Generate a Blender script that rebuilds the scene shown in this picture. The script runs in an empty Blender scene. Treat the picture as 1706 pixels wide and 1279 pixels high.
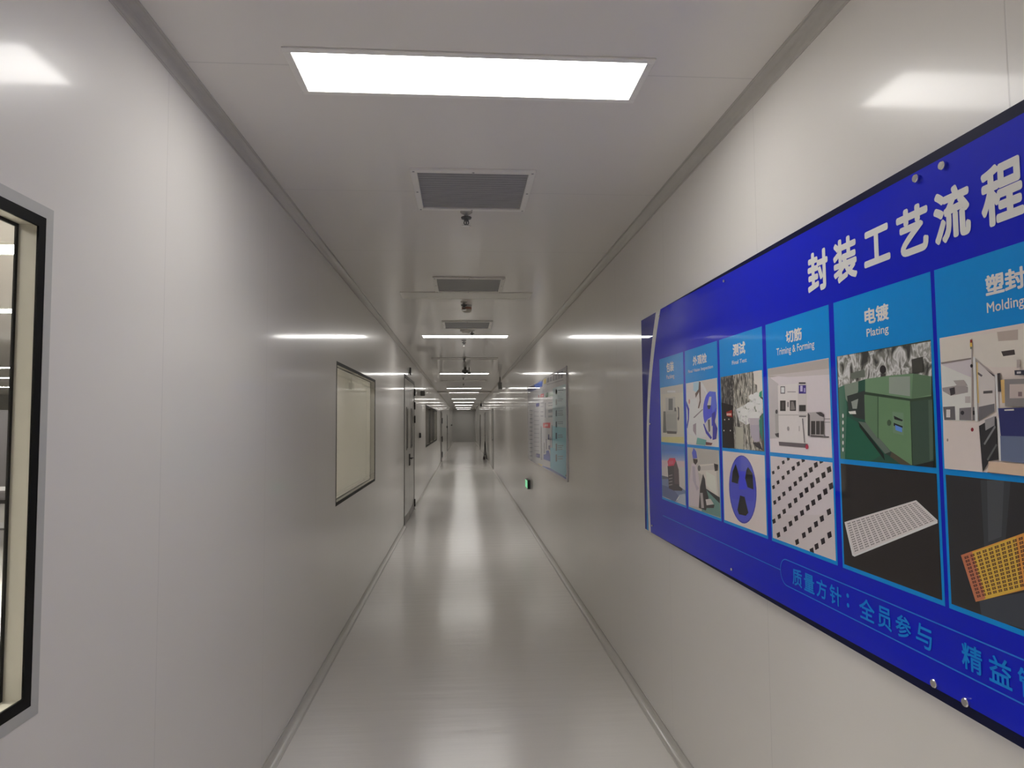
import bpy, bmesh, math, random
from math import sin, cos, tan, pi
from mathutils import Vector, Matrix
random.seed(7)
SC = bpy.context.scene
COL = SC.collection

# ------------------------------------------------------------------ camera
IMG_W, IMG_H = 1706, 1279
FOC, YAW, PIT, ROL = 1119.01, .0729, .0576, -.0082
CAM_H = 1.639
def cam_axes():
    f = Vector((sin(YAW)*cos(PIT), cos(YAW)*cos(PIT), sin(PIT)))
    r0 = Vector((cos(YAW), -sin(YAW), 0)); u0 = r0.cross(f)
    return r0*cos(ROL)+u0*sin(ROL), -r0*sin(ROL)+u0*cos(ROL), f
AR, AU, AF = cam_axes()
cd = bpy.data.cameras.new('camera'); cam = bpy.data.objects.new('camera', cd); COL.objects.link(cam)
cd.sensor_fit = 'HORIZONTAL'; cd.sensor_width = 36; cd.lens = 36*FOC/IMG_W
cd.clip_start = .02; cd.clip_end = 200
m3 = Matrix((AR, AU, -AF)).transposed()
cam.matrix_world = Matrix.Translation((0, 0, CAM_H)) @ m3.to_4x4()
SC.camera = cam

# ------------------------------------------------------------------ world, exposure, light level
w = bpy.data.worlds.new('world'); SC.world = w; w.use_nodes = True
w.node_tree.nodes['Background'].inputs[0].default_value = (1, .98, .95, 1)
w.node_tree.nodes['Background'].inputs[1].default_value = .02
SC.view_settings.view_transform = 'Standard'; SC.view_settings.look = 'None'
SC.view_settings.exposure = 0.38; SC.view_settings.gamma = 1.0
SC.view_settings.use_curve_mapping = False
SC.cycles.use_denoising = True
SC.cycles.max_bounces = 14; SC.cycles.diffuse_bounces = 6; SC.cycles.glossy_bounces = 8
SC.cycles.transparent_max_bounces = 16
SC.cycles.sample_clamp_indirect = 6
LAMP = 11.0            # radiance of the lit ceiling panels
ROOM_LAMP = 55.0       # panels in the room behind the left windows

# ------------------------------------------------------------------ room dimensions (metres)
XL, XR = -.944, 1.055
ZC = CAM_H + 1.185
YB, YE = -7.0, 59.0
WT = .05
XA = -17.0            # far side of the room behind the left wall

def ray(px, py): return AF + AR*((px-IMG_W/2)/FOC) - AU*((py-IMG_H/2)/FOC)
def at_x(px, py, X):
    d = ray(px, py); d = d*(X/d.x); return Vector((d.x, d.y, d.z+CAM_H))
def at_z(px, py, Z):
    d = ray(px, py); d = d*((Z-CAM_H)/d.z); return Vector((d.x, d.y, d.z+CAM_H))

# ------------------------------------------------------------------ materials
def lin(c):
    c /= 255.0
    return c/12.92 if c <= .04045 else ((c+.055)/1.055)**2.4
MATS = {}
def nt(name):
    m = bpy.data.materials.new(name); m.use_nodes = True
    t = m.node_tree; return m, t, t.nodes['Principled BSDF']
def N(t, typ, **kw):
    n = t.nodes.new(typ)
    for k, v in kw.items():
        if k.startswith('i_'): n.inputs[int(k[2:])].default_value = v
        else: setattr(n, k, v)
    return n
def plain(name, rgb, rough=.4, metal=0, coat=0, coat_r=.03, spec=.5, var=.04, scale=30):
    """simple paint/metal/plastic with a faint procedural mottling"""
    if name in MATS: return MATS[name]
    m, t, b = nt(name)
    tc = N(t, 'ShaderNodeTexCoord'); nz = N(t, 'ShaderNodeTexNoise'); nz.inputs['Scale'].default_value = scale
    t.links.new(tc.outputs['Object'], nz.inputs['Vector'])
    mx = N(t, 'ShaderNodeMix', data_type='RGBA')
    mx.inputs[6].default_value = (*[max(0, c*(1-var)) for c in rgb], 1)
    mx.inputs[7].default_value = (*[min(1, c*(1+var)) for c in rgb], 1)
    t.links.new(nz.outputs[0], mx.inputs[0]); t.links.new(mx.outputs[2], b.inputs['Base Color'])
    b.inputs['Roughness'].default_value = rough; b.inputs['Metallic'].default_value = metal
    b.inputs['Specular IOR Level'].default_value = spec
    b.inputs['Coat Weight'].default_value = coat; b.inputs['Coat Roughness'].default_value = coat_r
    if coat: b.inputs['Coat IOR'].default_value = 1.32
    MATS[name] = m; return m
PRINT_GAIN = 1.75
def ink(r, g, b):
    """colour printed under the clear acrylic sheet; r g b as they read on the sheet"""
    k = 'print_%d_%d_%d' % (r, g, b)
    if k in MATS: return MATS[k]
    return plain(k, [min(.9, lin(c)*PRINT_GAIN) for c in (r, g, b)], .5, 0, 1.0, .012, .08, .02, 60)
def ink_noise(name, stops, sx, sz, detail=4):
    if name in MATS: return MATS[name]
    m, t, b = nt(name)
    tc = N(t, 'ShaderNodeTexCoord'); mp = N(t, 'ShaderNodeMapping'); mp.inputs['Scale'].default_value = (1, sx, sz)
    nz = N(t, 'ShaderNodeTexNoise'); nz.inputs['Scale'].default_value = 1; nz.inputs['Detail'].default_value = detail
    nz.inputs['Distortion'].default_value = .6
    cr = N(t, 'ShaderNodeValToRGB'); el = cr.color_ramp.elements
    while len(el) < len(stops): el.new(.5)
    for e, (p, c) in zip(el, stops):
        e.position = p; e.color = (*[min(.9, lin(v)*PRINT_GAIN) for v in c], 1)
    t.links.new(tc.outputs['Object'], mp.inputs[0]); t.links.new(mp.outputs[0], nz.inputs['Vector'])
    t.links.new(nz.outputs[0], cr.inputs[0]); t.links.new(cr.outputs[0], b.inputs['Base Color'])
    b.inputs['Roughness'].default_value = .5; b.inputs['Coat Weight'].default_value = 1; b.inputs['Coat Roughness'].default_value = .012
    MATS[name] = m; return m

def panel_mat(name, rgb, rough, seam0, pitch, axis='Y', seam_w=.0025, bump=.0, seam_dark=.86, coat=0, coat_r=.05, aniso_scale=(.6, .9, .12)):
    """coated steel sandwich panel: gloss, joints every `pitch` metres, gentle oil-canning"""
    m, t, b = nt(name)
    ge = N(t, 'ShaderNodeNewGeometry'); sp = N(t, 'ShaderNodeSeparateXYZ'); t.links.new(ge.outputs['Position'], sp.inputs[0])
    a = N(t, 'ShaderNodeMath', operation='SUBTRACT'); t.links.new(sp.outputs[axis], a.inputs[0]); a.inputs[1].default_value = seam0 - pitch*40 - pitch/2
    md = N(t, 'ShaderNodeMath', operation='MODULO'); t.links.new(a.outputs[0], md.inputs[0]); md.inputs[1].default_value = pitch
    s2 = N(t, 'ShaderNodeMath', operation='SUBTRACT'); t.links.new(md.outputs[0], s2.inputs[0]); s2.inputs[1].default_value = pitch/2
    ab = N(t, 'ShaderNodeMath', operation='ABSOLUTE'); t.links.new(s2.outputs[0], ab.inputs[0])
    mr = N(t, 'ShaderNodeMapRange'); t.links.new(ab.outputs[0], mr.inputs[0])
    mr.inputs[1].default_value = seam_w*.4; mr.inputs[2].default_value = seam_w; mr.inputs[3].default_value = 0; mr.inputs[4].default_value = 1
    mp = N(t, 'ShaderNodeMapping'); mp.inputs['Scale'].default_value = aniso_scale; t.links.new(ge.outputs['Position'], mp.inputs[0])
    nz = N(t, 'ShaderNodeTexNoise'); nz.inputs['Scale'].default_value = 1.6; nz.inputs['Detail'].default_value = 2; t.links.new(mp.outputs[0], nz.inputs['Vector'])
    mx = N(t, 'ShaderNodeMix', data_type='RGBA')
    mx.inputs[6].default_value = (*[c*seam_dark for c in rgb], 1); mx.inputs[7].default_value = (*rgb, 1)
    t.links.new(mr.outputs[0], mx.inputs[0]); t.links.new(mx.outputs[2], b.inputs['Base Color'])
    b1 = N(t, 'ShaderNodeBump'); b1.inputs['Strength'].default_value = 1; b1.inputs['Distance'].default_value = bump
    t.links.new(nz.outputs[0], b1.inputs['Height'])
    b2 = N(t, 'ShaderNodeBump'); b2.inputs['Strength'].default_value = .25; b2.inputs['Distance'].default_value = .002
    t.links.new(mr.outputs[0], b2.inputs['Height']); t.links.new(b1.outputs[0], b2.inputs['Normal'])
    t.links.new(b2.outputs[0], b.inputs['Normal'])
    b.inputs['Roughness'].default_value = rough
    b.inputs['Specular IOR Level'].default_value = .32
    b.inputs['Coat Weight'].default_value = coat; b.inputs['Coat Roughness'].default_value = coat_r; b.inputs['Coat IOR'].default_value = 1.16
    MATS[name] = m; return m
def emis(name, rgb, k):
    m, t, b = nt(name)
    b.inputs['Base Color'].default_value = (.8, .8, .8, 1)
    b.inputs['Emission Color'].default_value = (*rgb, 1); b.inputs['Emission Strength'].default_value = k
    MATS[name] = m; return m
def glass_mat():
    m, t, b = nt('window_glass'); t.nodes.remove(b)
    lw = N(t, 'ShaderNodeLayerWeight'); lw.inputs[0].default_value = .5
    pw = N(t, 'ShaderNodeMath', operation='POWER'); pw.inputs[1].default_value = 5; t.links.new(lw.outputs['Facing'], pw.inputs[0])
    fr = N(t, 'ShaderNodeMath', operation='MULTIPLY_ADD'); fr.inputs[1].default_value = .5; fr.inputs[2].default_value = .02; t.links.new(pw.outputs[0], fr.inputs[0])
    tr = N(t, 'ShaderNodeBsdfTransparent'); tr.inputs[0].default_value = (.965, .965, .95, 1)
    gl = N(t, 'ShaderNodeBsdfGlossy'); gl.inputs['Roughness'].default_value = .01
    ms = N(t, 'ShaderNodeMixShader'); out = t.nodes['Material Output']
    t.links.new(fr.outputs[0], ms.inputs[0]); t.links.new(tr.outputs[0], ms.inputs[1]); t.links.new(gl.outputs[0], ms.inputs[2])
    t.links.new(ms.outputs[0], out.inputs[0]); MATS['glass'] = m; return m
def floor_mat():
    m, t, b = nt('floor_vinyl')
    ge = N(t, 'ShaderNodeNewGeometry')
    nz = N(t, 'ShaderNodeTexNoise'); nz.inputs['Scale'].default_value = 1.1; nz.inputs['Detail'].default_value = 3
    t.links.new(ge.outputs['Position'], nz.inputs['Vector'])
    mx = N(t, 'ShaderNodeMix', data_type='RGBA'); mx.inputs[6].default_value = (.78, .75, .71, 1); mx.inputs[7].default_value = (.83, .80, .765, 1)
    t.links.new(nz.outputs[0], mx.inputs[0])
    # welded sheet seam lines
    sp = N(t, 'ShaderNodeSeparateXYZ'); t.links.new(ge.outputs['Position'], sp.inputs[0])
    mp = N(t, 'ShaderNodeMapping'); mp.inputs['Scale'].default_value = (1.2, 9, 1); t.links.new(ge.outputs['Position'], mp.inputs[0])
    n2 = N(t, 'ShaderNodeTexNoise'); n2.inputs['Scale'].default_value = 1.3; n2.inputs['Detail'].default_value = 3; t.links.new(mp.outputs[0], n2.inputs['Vector'])
    bp = N(t, 'ShaderNodeBump'); bp.inputs['Strength'].default_value = 1; bp.inputs['Distance'].default_value = .003; t.links.new(n2.outputs[0], bp.inputs['Height'])
    t.links.new(bp.outputs[0], b.inputs['Normal'])
    t.links.new(mx.outputs[2], b.inputs['Base Color']); b.inputs['Roughness'].default_value = .24
    b.inputs['Coat Weight'].default_value = 1; b.inputs['Coat Roughness'].default_value = .15; b.inputs['Coat IOR'].default_value = 1.12
    MATS['floor'] = m; return m

WALL_RGB = (.80, .775, .74)
M_WALL_L = panel_mat('wall_panel_left', WALL_RGB, .30, 2.185, 1.12, bump=.0003, coat=1, coat_r=.09)
M_WALL_R = panel_mat('wall_panel_right', WALL_RGB, .30, 1.19, 1.12, bump=.0003, coat=1, coat_r=.09)
M_CEIL = panel_mat('ceiling_panel', (.84, .81, .775), .3, 7.0, 1.2, seam_w=.003, bump=.0003, seam_dark=.8, coat=1, coat_r=.08, aniso_scale=(.9, .5, .5))
M_FLOOR = floor_mat()
M_GLASS = glass_mat()
M_LAMP = emis('lamp_diffuser', (1, .975, .935), LAMP)
M_RLAMP = emis('room_lamp_diffuser', (1, .98, .95), ROOM_LAMP)
M_WHITE = plain('white_enamel', (.88, .86, .82), .3)
M_ALU = plain('anodised_aluminium', (.66, .64, .60), .25, .35)
M_COVE = plain('cove_white_coat', (.60, .58, .545), .2)
M_SLAT = plain('grille_aluminium', (.36, .36, .365), .45)
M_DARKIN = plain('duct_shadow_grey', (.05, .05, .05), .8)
M_BLACK = plain('black_ceramic_print', (.004, .004, .004), .5, spec=.15)
M_BLKPL = plain('black_plastic', (.012, .012, .013), .4)
M_GREYPL = plain('grey_plastic', (.13, .13, .13), .45)
M_SEAL = plain('grey_sealant', (.50, .50, .48), .5)
M_CREAM = plain('cream_reveal', (.56, .535, .455), .4)
def blind_mat():
    m, t, b = nt('cream_blind'); t.nodes.remove(b)
    a = N(t, 'ShaderNodeBsdfDiffuse'); a.inputs[0].default_value = (.93, .915, .87, 1)
    c = N(t, 'ShaderNodeBsdfTranslucent'); c.inputs[0].default_value = (.93, .915, .87, 1)
    x = N(t, 'ShaderNodeMixShader'); x.inputs[0].default_value = .42
    t.links.new(a.outputs[0], x.inputs[1]); t.links.new(c.outputs[0], x.inputs[2]); t.links.new(x.outputs[0], t.nodes['Material Output'].inputs[0]); return m
M_BLIND = blind_mat()
M_PINK = plain('pale_pink_panel', (.50, .42, .40), .5)
M_STEEL = plain('brushed_steel', (.65, .65, .66), .25, 1)
M_CHROME = plain('polished_stud_steel', (.85, .84, .82), .18, 1)
M_DOOR = plain('door_panel_grey', (.52, .51, .495), .18)
M_GASK = plain('dark_gasket', (.05, .048, .045), .5)
M_KICK = plain('dark_grey_kick_plate', (.14, .135, .13), .3)
M_VISION = plain('smoked_vision_glass', (.10, .10, .10), .06)
M_DET = plain('detector_white', (.60, .57, .53), .4)
M_REDW = plain('detector_red_band', (.42, .20, .15), .4)
M_GREEN = emis('exit_green', (.08, .75, .30), .55)
M_RUST = plain('dark_stand_brown', (.06, .045, .045), .5)
M_END = plain('end_wall_grey', (.30, .295, .285), .25)
M_CAB = plain('equipment_grey', (.23, .22, .235), .35)
M_CAB2 = plain('equipment_dark', (.09, .09, .095), .35)
M_NAVYB = plain('edge_refraction_navy', (.010, .012, .045), .5, spec=.1)

# ------------------------------------------------------------------ mesh helpers
class MB:
    def __init__(s): s.v = []; s.f = []; s.m = []
    def face(s, pts, mi=0):
        k = len(s.v); s.v += [tuple(p) for p in pts]; s.f.append(tuple(range(k, k+len(pts)))); s.m.append(mi)
    def box(s, x0, x1, y0, y1, z0, z1, mi=0):
        x0, x1 = sorted((x0, x1)); y0, y1 = sorted((y0, y1)); z0, z1 = sorted((z0, z1))
        k = len(s.v)
        s.v += [(x0,y0,z0),(x1,y0,z0),(x1,y1,z0),(x0,y1,z0),(x0,y0,z1),(x1,y0,z1),(x1,y1,z1),(x0,y1,z1)]
        for q in ((3,2,1,0),(4,5,6,7),(0,1,5,4),(1,2,6,5),(2,3,7,6),(3,0,4,7)):
            s.f.append(tuple(k+i for i in q)); s.m.append(mi)
        return s
    def bar(s, a, b, r, n=8, mi=0, r2=None):
        a, b = Vector(a), Vector(b); d = (b-a).normalized(); r2 = r if r2 is None else r2
        u = d.orthogonal().normalized(); v = d.cross(u); k = len(s.v)
        for c, rr in ((a, r), (b, r2)):
            for i in range(n):
                t = 2*pi*i/n; s.v.append(tuple(c+(u*cos(t)+v*sin(t))*rr))
        for i in range(n): j = (i+1) % n; s.f.append((k+i, k+j, k+n+j, k+n+i)); s.m.append(mi)
        s.f.append(tuple(k+i for i in reversed(range(n)))); s.m.append(mi)
        s.f.append(tuple(k+n+i for i in range(n))); s.m.append(mi)
        return s
    def lathe(s, c, prof, n=20, axis=(0, 0, 1), mi=0):
        """prof: (radius, height along axis)"""
        d = Vector(axis).normalized(); u = d.orthogonal().normalized(); v = d.cross(u); c = Vector(c); k = len(s.v)
        for r, h in prof:
            for i in range(n):
                t = 2*pi*i/n; s.v.append(tuple(c+d*h+(u*cos(t)+v*sin(t))*max(r, 1e-4)))
        for j in range(len(prof)-1):
            for i in range(n):
                i2 = (i+1) % n; s.f.append((k+j*n+i, k+j*n+i2, k+(j+1)*n+i2, k+(j+1)*n+i)); s.m.append(mi)
        s.f.append(tuple(k+i for i in reversed(range(n)))); s.m.append(mi)
        e = k+(len(prof)-1)*n; s.f.append(tuple(e+i for i in range(n))); s.m.append(mi)
        return s
    def ring_x(s, x0, x1, y0, y1, z0, z1, wd, mi=0):
        """rectangular frame in a Y-Z plane, outer size y0..y1 z0..z1, bar width wd"""
        s.box(x0, x1, y0, y1, z0, z0+wd, mi); s.box(x0, x1, y0, y1, z1-wd, z1, mi)
        s.box(x0, x1, y0, y0+wd, z0+wd, z1-wd, mi); s.box(x0, x1, y1-wd, y1, z0+wd, z1-wd, mi); return s
    def ring_z(s, x0, x1, y0, y1, z0, z1, wd, mi=0):
        s.box(x0, x1, y0, y0+wd, z0, z1, mi); s.box(x0, x1, y1-wd, y1, z0, z1, mi)
        s.box(x0, x0+wd, y0+wd, y1-wd, z0, z1, mi); s.box(x1-wd, x1, y0+wd, y1-wd, z0, z1, mi); return s
def obj(name, mb, mats, parent=None, bevel=0, smooth=False, loc=None):
    me = bpy.data.meshes.new(name); me.from_pydata(mb.v, [], mb.f)
    mats = mats if isinstance(mats, (list, tuple)) else [mats]
    for m in mats: me.materials.append(m)
    me.polygons.foreach_set('material_index', mb.m)
    if smooth: me.polygons.foreach_set('use_smooth', [True]*len(mb.f))
    me.update()
    o = bpy.data.objects.new(name, me); COL.objects.link(o)
    if loc is not None: o.location = loc
    if parent is not None: o.parent = parent
    if bevel:
        b = o.modifiers.new('bevel', 'BEVEL'); b.width = bevel; b.segments = 2; b.limit_method = 'ANGLE'
    return o
def thing(name, label, cat, loc=(0, 0, 0), group=None):
    o = bpy.data.objects.new(name, None); COL.objects.link(o); o.location = loc; o.empty_display_size = .1
    o['label'] = label; o['category'] = cat
    if group: o['group'] = group
    return o
def struct(o): o['kind'] = 'structure'; return o
def s_empty(name, loc=(0, 0, 0)):
    o = bpy.data.objects.new(name, None); COL.objects.link(o); o.location = loc; return struct(o)
def copy_tree(o, loc, label, parent=None):
    c = o.copy(); COL.objects.link(c)
    if parent is None: c.location = loc; c['label'] = label
    else: c.parent = parent
    for ch in list(o.children): copy_tree(ch, None, None, c)
    return c

# ------------------------------------------------------------------ the shell
WZ0, WZ1 = CAM_H-.608, CAM_H+.472          # window sill / head
DZ = CAM_H+.80                             # double-door head
OPEN_L = [(-.665, 1.575, WZ0, WZ1), (5.09, 7.33, WZ0, WZ1), (10.9, 13.1, 0, DZ), (17.05, 24.4, WZ0, WZ1), (28.55, 29.85, 0, 2.15), (39.4, 40.9, 0, 2.15)]
OPEN_R = [(23.6, 24.75, 0, 2.15), (32.2, 33.6, 0, 2.15), (41.4, 43.0, 0, 2.15)]
struct(obj('floor', MB().box(XA-.1, XR+.1, YB-.1, YE+.1, -.1, 0), M_FLOOR))
struct(obj('ceiling', MB().box(XA-.1, XR+.1, YB-.1, YE+.1, ZC, ZC+.1), M_CEIL))
def wall_x(name, x0, x1, openings, mat):
    mb = MB(); y = YB
    for a, b, z0, z1 in sorted(openings):
        mb.box(x0, x1, y, a, 0, ZC)
        if z0 > 0: mb.box(x0, x1, a, b, 0, z0)
        mb.box(x0, x1, a, b, z1, ZC); y = b
    mb.box(x0, x1, y, YE, 0, ZC)
    return struct(obj(name, mb, mat))
wall_x('wall_left', XL-WT, XL, OPEN_L, M_WALL_L)
wall_x('wall_right', XR, XR+WT, OPEN_R, M_WALL_R)
struct(obj('wall_end', MB().box(XL, XR, YE, YE+.1, 0, ZC), M_END))
struct(obj('wall_back', MB().box(XA, XR, YB-.1, YB, 0, ZC), M_WHITE))
struct(obj('wall_outer', MB().box(XA-.1, XA, YB, YE, 0, ZC), M_END))
struct(obj('wall_partition', MB().box(XA, XL-WT, 26.0, 26.1, 0, ZC), M_END))
# corridor behind the right-hand door is never entered: a closed backing keeps daylight out
# floor and ceiling coves (quarter-round aluminium, concave)
def cove(name, side, floor, spans, r=.042):
    mb = MB(); X = XL if side < 0 else XR; sg = 1 if side < 0 else -1; n = 8
    for y0, y1 in spans:
        pr = []
        for i in range(n+1):
            t = pi/2*i/n
            dx, dz = r-r*sin(t), r-r*cos(t)         # from (r,0) on the floor up to (0,r) on the wall
            pr.append((dx, dz))
        pr = [(r+.004, 0), (r+.004, .0025)] + [(a, b+.0025) for a, b in pr[:1]] + pr[1:-1] + [(.0025, r), (.0025, r+.004), (0, r+.004), (0, 0)]
        P = []
        for y in (y0, y1):
            P.append([(X+sg*a, y, b if floor else ZC-b) for a, b in pr])
        k = len(pr)
        for i in range(k): j = (i+1) % k; mb.face([P[0][i], P[0][j], P[1][j], P[1][i]])
        mb.face(P[0]); mb.face(P[1][::-1])
    o = obj(name, mb, M_COVE); bm = bmesh.new(); bm.from_mesh(o.data); bmesh.ops.remove_doubles(bm, verts=bm.verts, dist=1e-5)
    bmesh.ops.recalc_face_normals(bm, faces=bm.faces); bm.to_mesh(o.data); bm.free()
    return struct(o)
def gaps(ops):
    r = []; y = YB
    for a, b, z0, z1 in sorted(ops):
        if z0 == 0: r.append((y, a)); y = b
    return r+[(y, YE)]
cove('baseboard_left', -1, True, gaps(OPEN_L)); cove('baseboard_right', 1, True, gaps(OPEN_R))
cove('trim_1', -1, False, [(YB, YE)]); cove('trim_2', 1, False, [(YB, YE)])
mb = MB(); mb.box(XL, XR, 25.0, 25.08, ZC-.05, ZC)
struct(obj('trim_3', mb, M_DOOR))

# ------------------------------------------------------------------ windows in the left wall
def window(name, y0, y1, border, seal, blind=None, mull=()):
    r = s_empty(name, (XL, y0, WZ0))
    L = Vector((XL, y0, WZ0)); wd = y1-y0; h = WZ1-WZ0
    if seal: obj('sealant_strip', MB().ring_x(0, .0015, -.026, wd+.026, -.026, h+.026, .026), M_SEAL, r)
    obj('border', MB().ring_x(-.004, .001, 0, wd, 0, h, border), M_BLACK, r)
    obj('reveal', MB().ring_x(-.046, -.004, .006, wd-.006, .006, h-.006, border-.012), M_CREAM, r)
    mb = MB().ring_x(-.05, -.046, 0, wd, 0, h, border+.002)
    for y in mull: mb.box(-.05, .0005, y-.03, y+.03, border, h-border)
    obj('rear_border', mb, M_BLACK, r)
    obj('front_pane', MB().box(-.0035, -.0005, border*.5, wd-border*.5, border*.5, h-border*.5), M_GLASS, r)
    obj('rear_pane', MB().box(-.0495, -.0465, border*.5, wd-border*.5, border*.5, h-border*.5), M_GLASS, r)
    if blind: obj('blind', MB().box(-.064, -.056, -.04, wd+.04, -.05, h+.05), blind, r)
    return r
window('window_1', -.665, 1.575, .025, True)
window('window_2', 5.09, 7.33, .025, False, M_BLIND)
window('window_3', 17.05, 24.4, .05, False, M_PINK, mull=(2.4, 4.9))

# ------------------------------------------------------------------ doors
d1 = s_empty('door_1', (XL, 10.9, 0))
W1 = 2.2; Hh = DZ
mb = MB(); mb.box(-.045, .006, 0, .05, 0, Hh); mb.box(-.045, .006, W1-.05, W1, 0, Hh); mb.box(-.045, .006, .05, W1-.05, Hh-.05, Hh)
obj('door_frame', mb, M_GASK, d1)
for k, (a, b) in enumerate(((.055, 1.027), (1.033, W1-.055))):
    lf = obj('door_leaf', MB().box(-.04, .002, a, b, .008, Hh-.055), M_DOOR, d1)
    v0, v1 = (.42, .62) if k == 0 else (1.40, 1.66)
    vz0, vz1 = CAM_H-.41, CAM_H+.245
    obj('vision_panel', MB().box(.002, .004, v0, v1, vz0, vz1), M_VISION, lf)
    obj('vision_frame', MB().ring_x(.002, .008, v0-.03, v1+.03, vz0-.03, vz1+.03, .03), M_GASK, lf)
    obj('kick_plate', MB().box(.002, .005, a+.01, b-.01, .012, .13), M_KICK, lf)
    hy = .96 if k == 0 else 1.10
    mb = MB(); mb.box(.002, .012, hy-.02, hy+.02, CAM_H-.73, CAM_H-.53); mb.bar((.012, hy, CAM_H-.605), (.055, hy, CAM_H-.605), .009)
    mb.bar((.055, hy, CAM_H-.605), (.055, hy+(-.12 if k == 0 else .12), CAM_H-.605), .009)
    obj('handle', mb, M_BLKPL, lf)
for y in (W1-.045,):
    for z in (.13, 1.72, 1.98, 2.24):
        obj('hinge', MB().bar((.016, y, z-.07), (.016, y, z+.07), .012), M_BLKPL, d1)
d2 = s_empty('door_2', (XR, 23.6, 0))
mb = MB(); mb.box(-.012, .045, 0, .06, 0, 2.15); mb.box(-.012, .045, 1.09, 1.15, 0, 2.15); mb.box(-.012, .045, .06, 1.09, 2.09, 2.15)
obj('door_frame', mb, M_GASK, d2)
lf = obj('door_leaf', MB().box(-.002, .04, .065, 1.085, .008, 2.085), M_DOOR, d2)
obj('handle', MB().box(-.012, -.002, .13, .16, .95, 1.12).bar((-.012, .145, 1.04), (-.05, .145, 1.04), .009).bar((-.05, .145, 1.04), (-.05, .26, 1.04), .009), M_BLKPL, lf)
d3 = s_empty('door_3', (XL, 28.55, 0))
mb = MB(); mb.box(-.045, .012, 0, .06, 0, 2.15); mb.box(-.045, .012, 1.24, 1.30, 0, 2.15); mb.box(-.045, .012, .06, 1.24, 2.09, 2.15)
obj('door_frame', mb, M_GASK, d3)
lf = obj('door_leaf', MB().box(-.04, .002, .065, 1.235, .008, 2.085), M_DOOR, d3)
obj('handle', MB().box(.002, .012, .13, .16, .95, 1.12).bar((.012, .145, 1.04), (.05, .145, 1.04), .009).bar((.05, .145, 1.04), (.05, .26, 1.04), .009), M_BLKPL, lf)
for z in (.27, .95, 1.75): obj('hinge', MB().bar((.02, 1.24, z-.12), (.02, 1.24, z+.12), .022), M_BLKPL, d3)

def far_door(name, X, side, y0, y1):
    r = s_empty(name, (X, y0, 0)); w_ = y1-y0; s = side
    mb = MB()
    for a, b, z0, z1 in ((0, .07, 0, 2.15), (w_-.07, w_, 0, 2.15), (.07, w_-.07, 2.08, 2.15)): mb.box(-s*.045, s*.014, a, b, z0, z1)
    obj('door_frame', mb, M_GASK, r)
    lf = obj('door_leaf', MB().box(-s*.04, s*.002, .075, w_-.075, .008, 2.075), M_DOOR, r)
    obj('vision_panel', MB().box(s*.002, s*.004, w_*.62, w_*.62+.2, 1.2, 1.85), M_VISION, lf)
    obj('handle', MB().box(s*.002, s*.012, .13, .16, .95, 1.12).bar((s*.012, .145, 1.04), (s*.05, .145, 1.04), .009).bar((s*.05, .145, 1.04), (s*.05, .26, 1.04), .009), M_BLKPL, lf)
far_door('door_4', XL, 1, 39.4, 40.9); far_door('door_5', XR, -1, 32.2, 33.6); far_door('door_6', XR, -1, 41.4, 43.0)

# ------------------------------------------------------------------ ceiling lights
CX = .034
def light(y, lit, label, x=CX, room=False, group=None):
    r = thing('ceiling_light', label, 'ceiling light', (x, y, ZC), group)
    obj('light_frame', MB().ring_z(-.6, .6, -.15, .15, -.007, 0, .025), M_WHITE, r, .002)
    if room:
        for a, b in ((-.125, -.012), (.012, .125)): obj('diffuser', MB().box(-.575, .575, a, b, -.005, 0), M_RLAMP, r)
        obj('divider', MB().box(-.575, .575, -.012, .012, -.006, 0), M_WHITE, r)
    else: obj('diffuser', MB().box(-.575, .575, -.125, .125, -.005, 0), M_LAMP if lit else M_WHITE, r)
    return r
lit = [(2.238, 'large lit white ceiling panel nearest the viewer, above the start of the corridor'),
       (9.15, 'lit ceiling panel seen as a bright bar just behind the third air grille'),
       (16.06, 'lit ceiling bar whose middle is crossed by a dark round detector'),
       (22.85, 'lit ceiling bar just in front of the thin header crossing the ceiling'),
       (26.0, 'lit ceiling bar just behind the thin header crossing the ceiling'),
       (32.9, 'second lit ceiling bar behind the thin header crossing the ceiling'),
       (38.4, 'lit ceiling bar fourth from the end wall of the corridor'),
       (44.6, 'lit ceiling bar third from the end wall of the corridor'),
       (51.6, 'lit ceiling bar second from the end wall of the corridor'),
       (57.6, 'small lit ceiling bar farthest away, right before the end wall')]
for y, lb in lit: light(y, True, lb)
light(-1.9, True, 'unseen fill panel added above the corridor behind the viewer')  # out-of-view lamp added to fill the near walls
light(6.2, False, 'unlit pale ceiling panel just behind the second air grille')
light(12.3, False, 'unlit ceiling panel seen as a thin dark line behind the first bright bar')
light(18.8, False, 'unlit ceiling panel seen as a thin line past the bar with the detector')
light(27.9, False, 'unlit ceiling panel between the lit bars behind the thin header')
rl = [(-3.3, 4.65, 'lit panel nearest in the room behind the left window'), (-4.55, 7.15, 'second lit panel from the viewer in the room behind the left window'),
      (-8.9, 14.1, 'third lit panel from the viewer in the room behind the left window'),
      (-11.2, 17.0, 'fourth lit panel from the viewer in the room behind the left window'),
      (-13.4, 21.0, 'fifth and farthest lit panel in the room behind the left window')]
for x, y, lb in rl: light(y, True, lb, x, True)
light(7.15, True, 'lit panel in the side room behind the cream blind window', -2.0, True)
light(1.9, True, 'unseen fill panel added in the side room beside the near window, right of the window middle', -2.5, True)  # this and the next two: unseen panels added to brighten the right wall
light(-.6, True, 'unseen fill panel added in the side room beside the near window, left of the window middle', -2.5, True)
light(.7, True, 'unseen fill panel added in the side room, second row back from the near window', -4.4, True)

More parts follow.
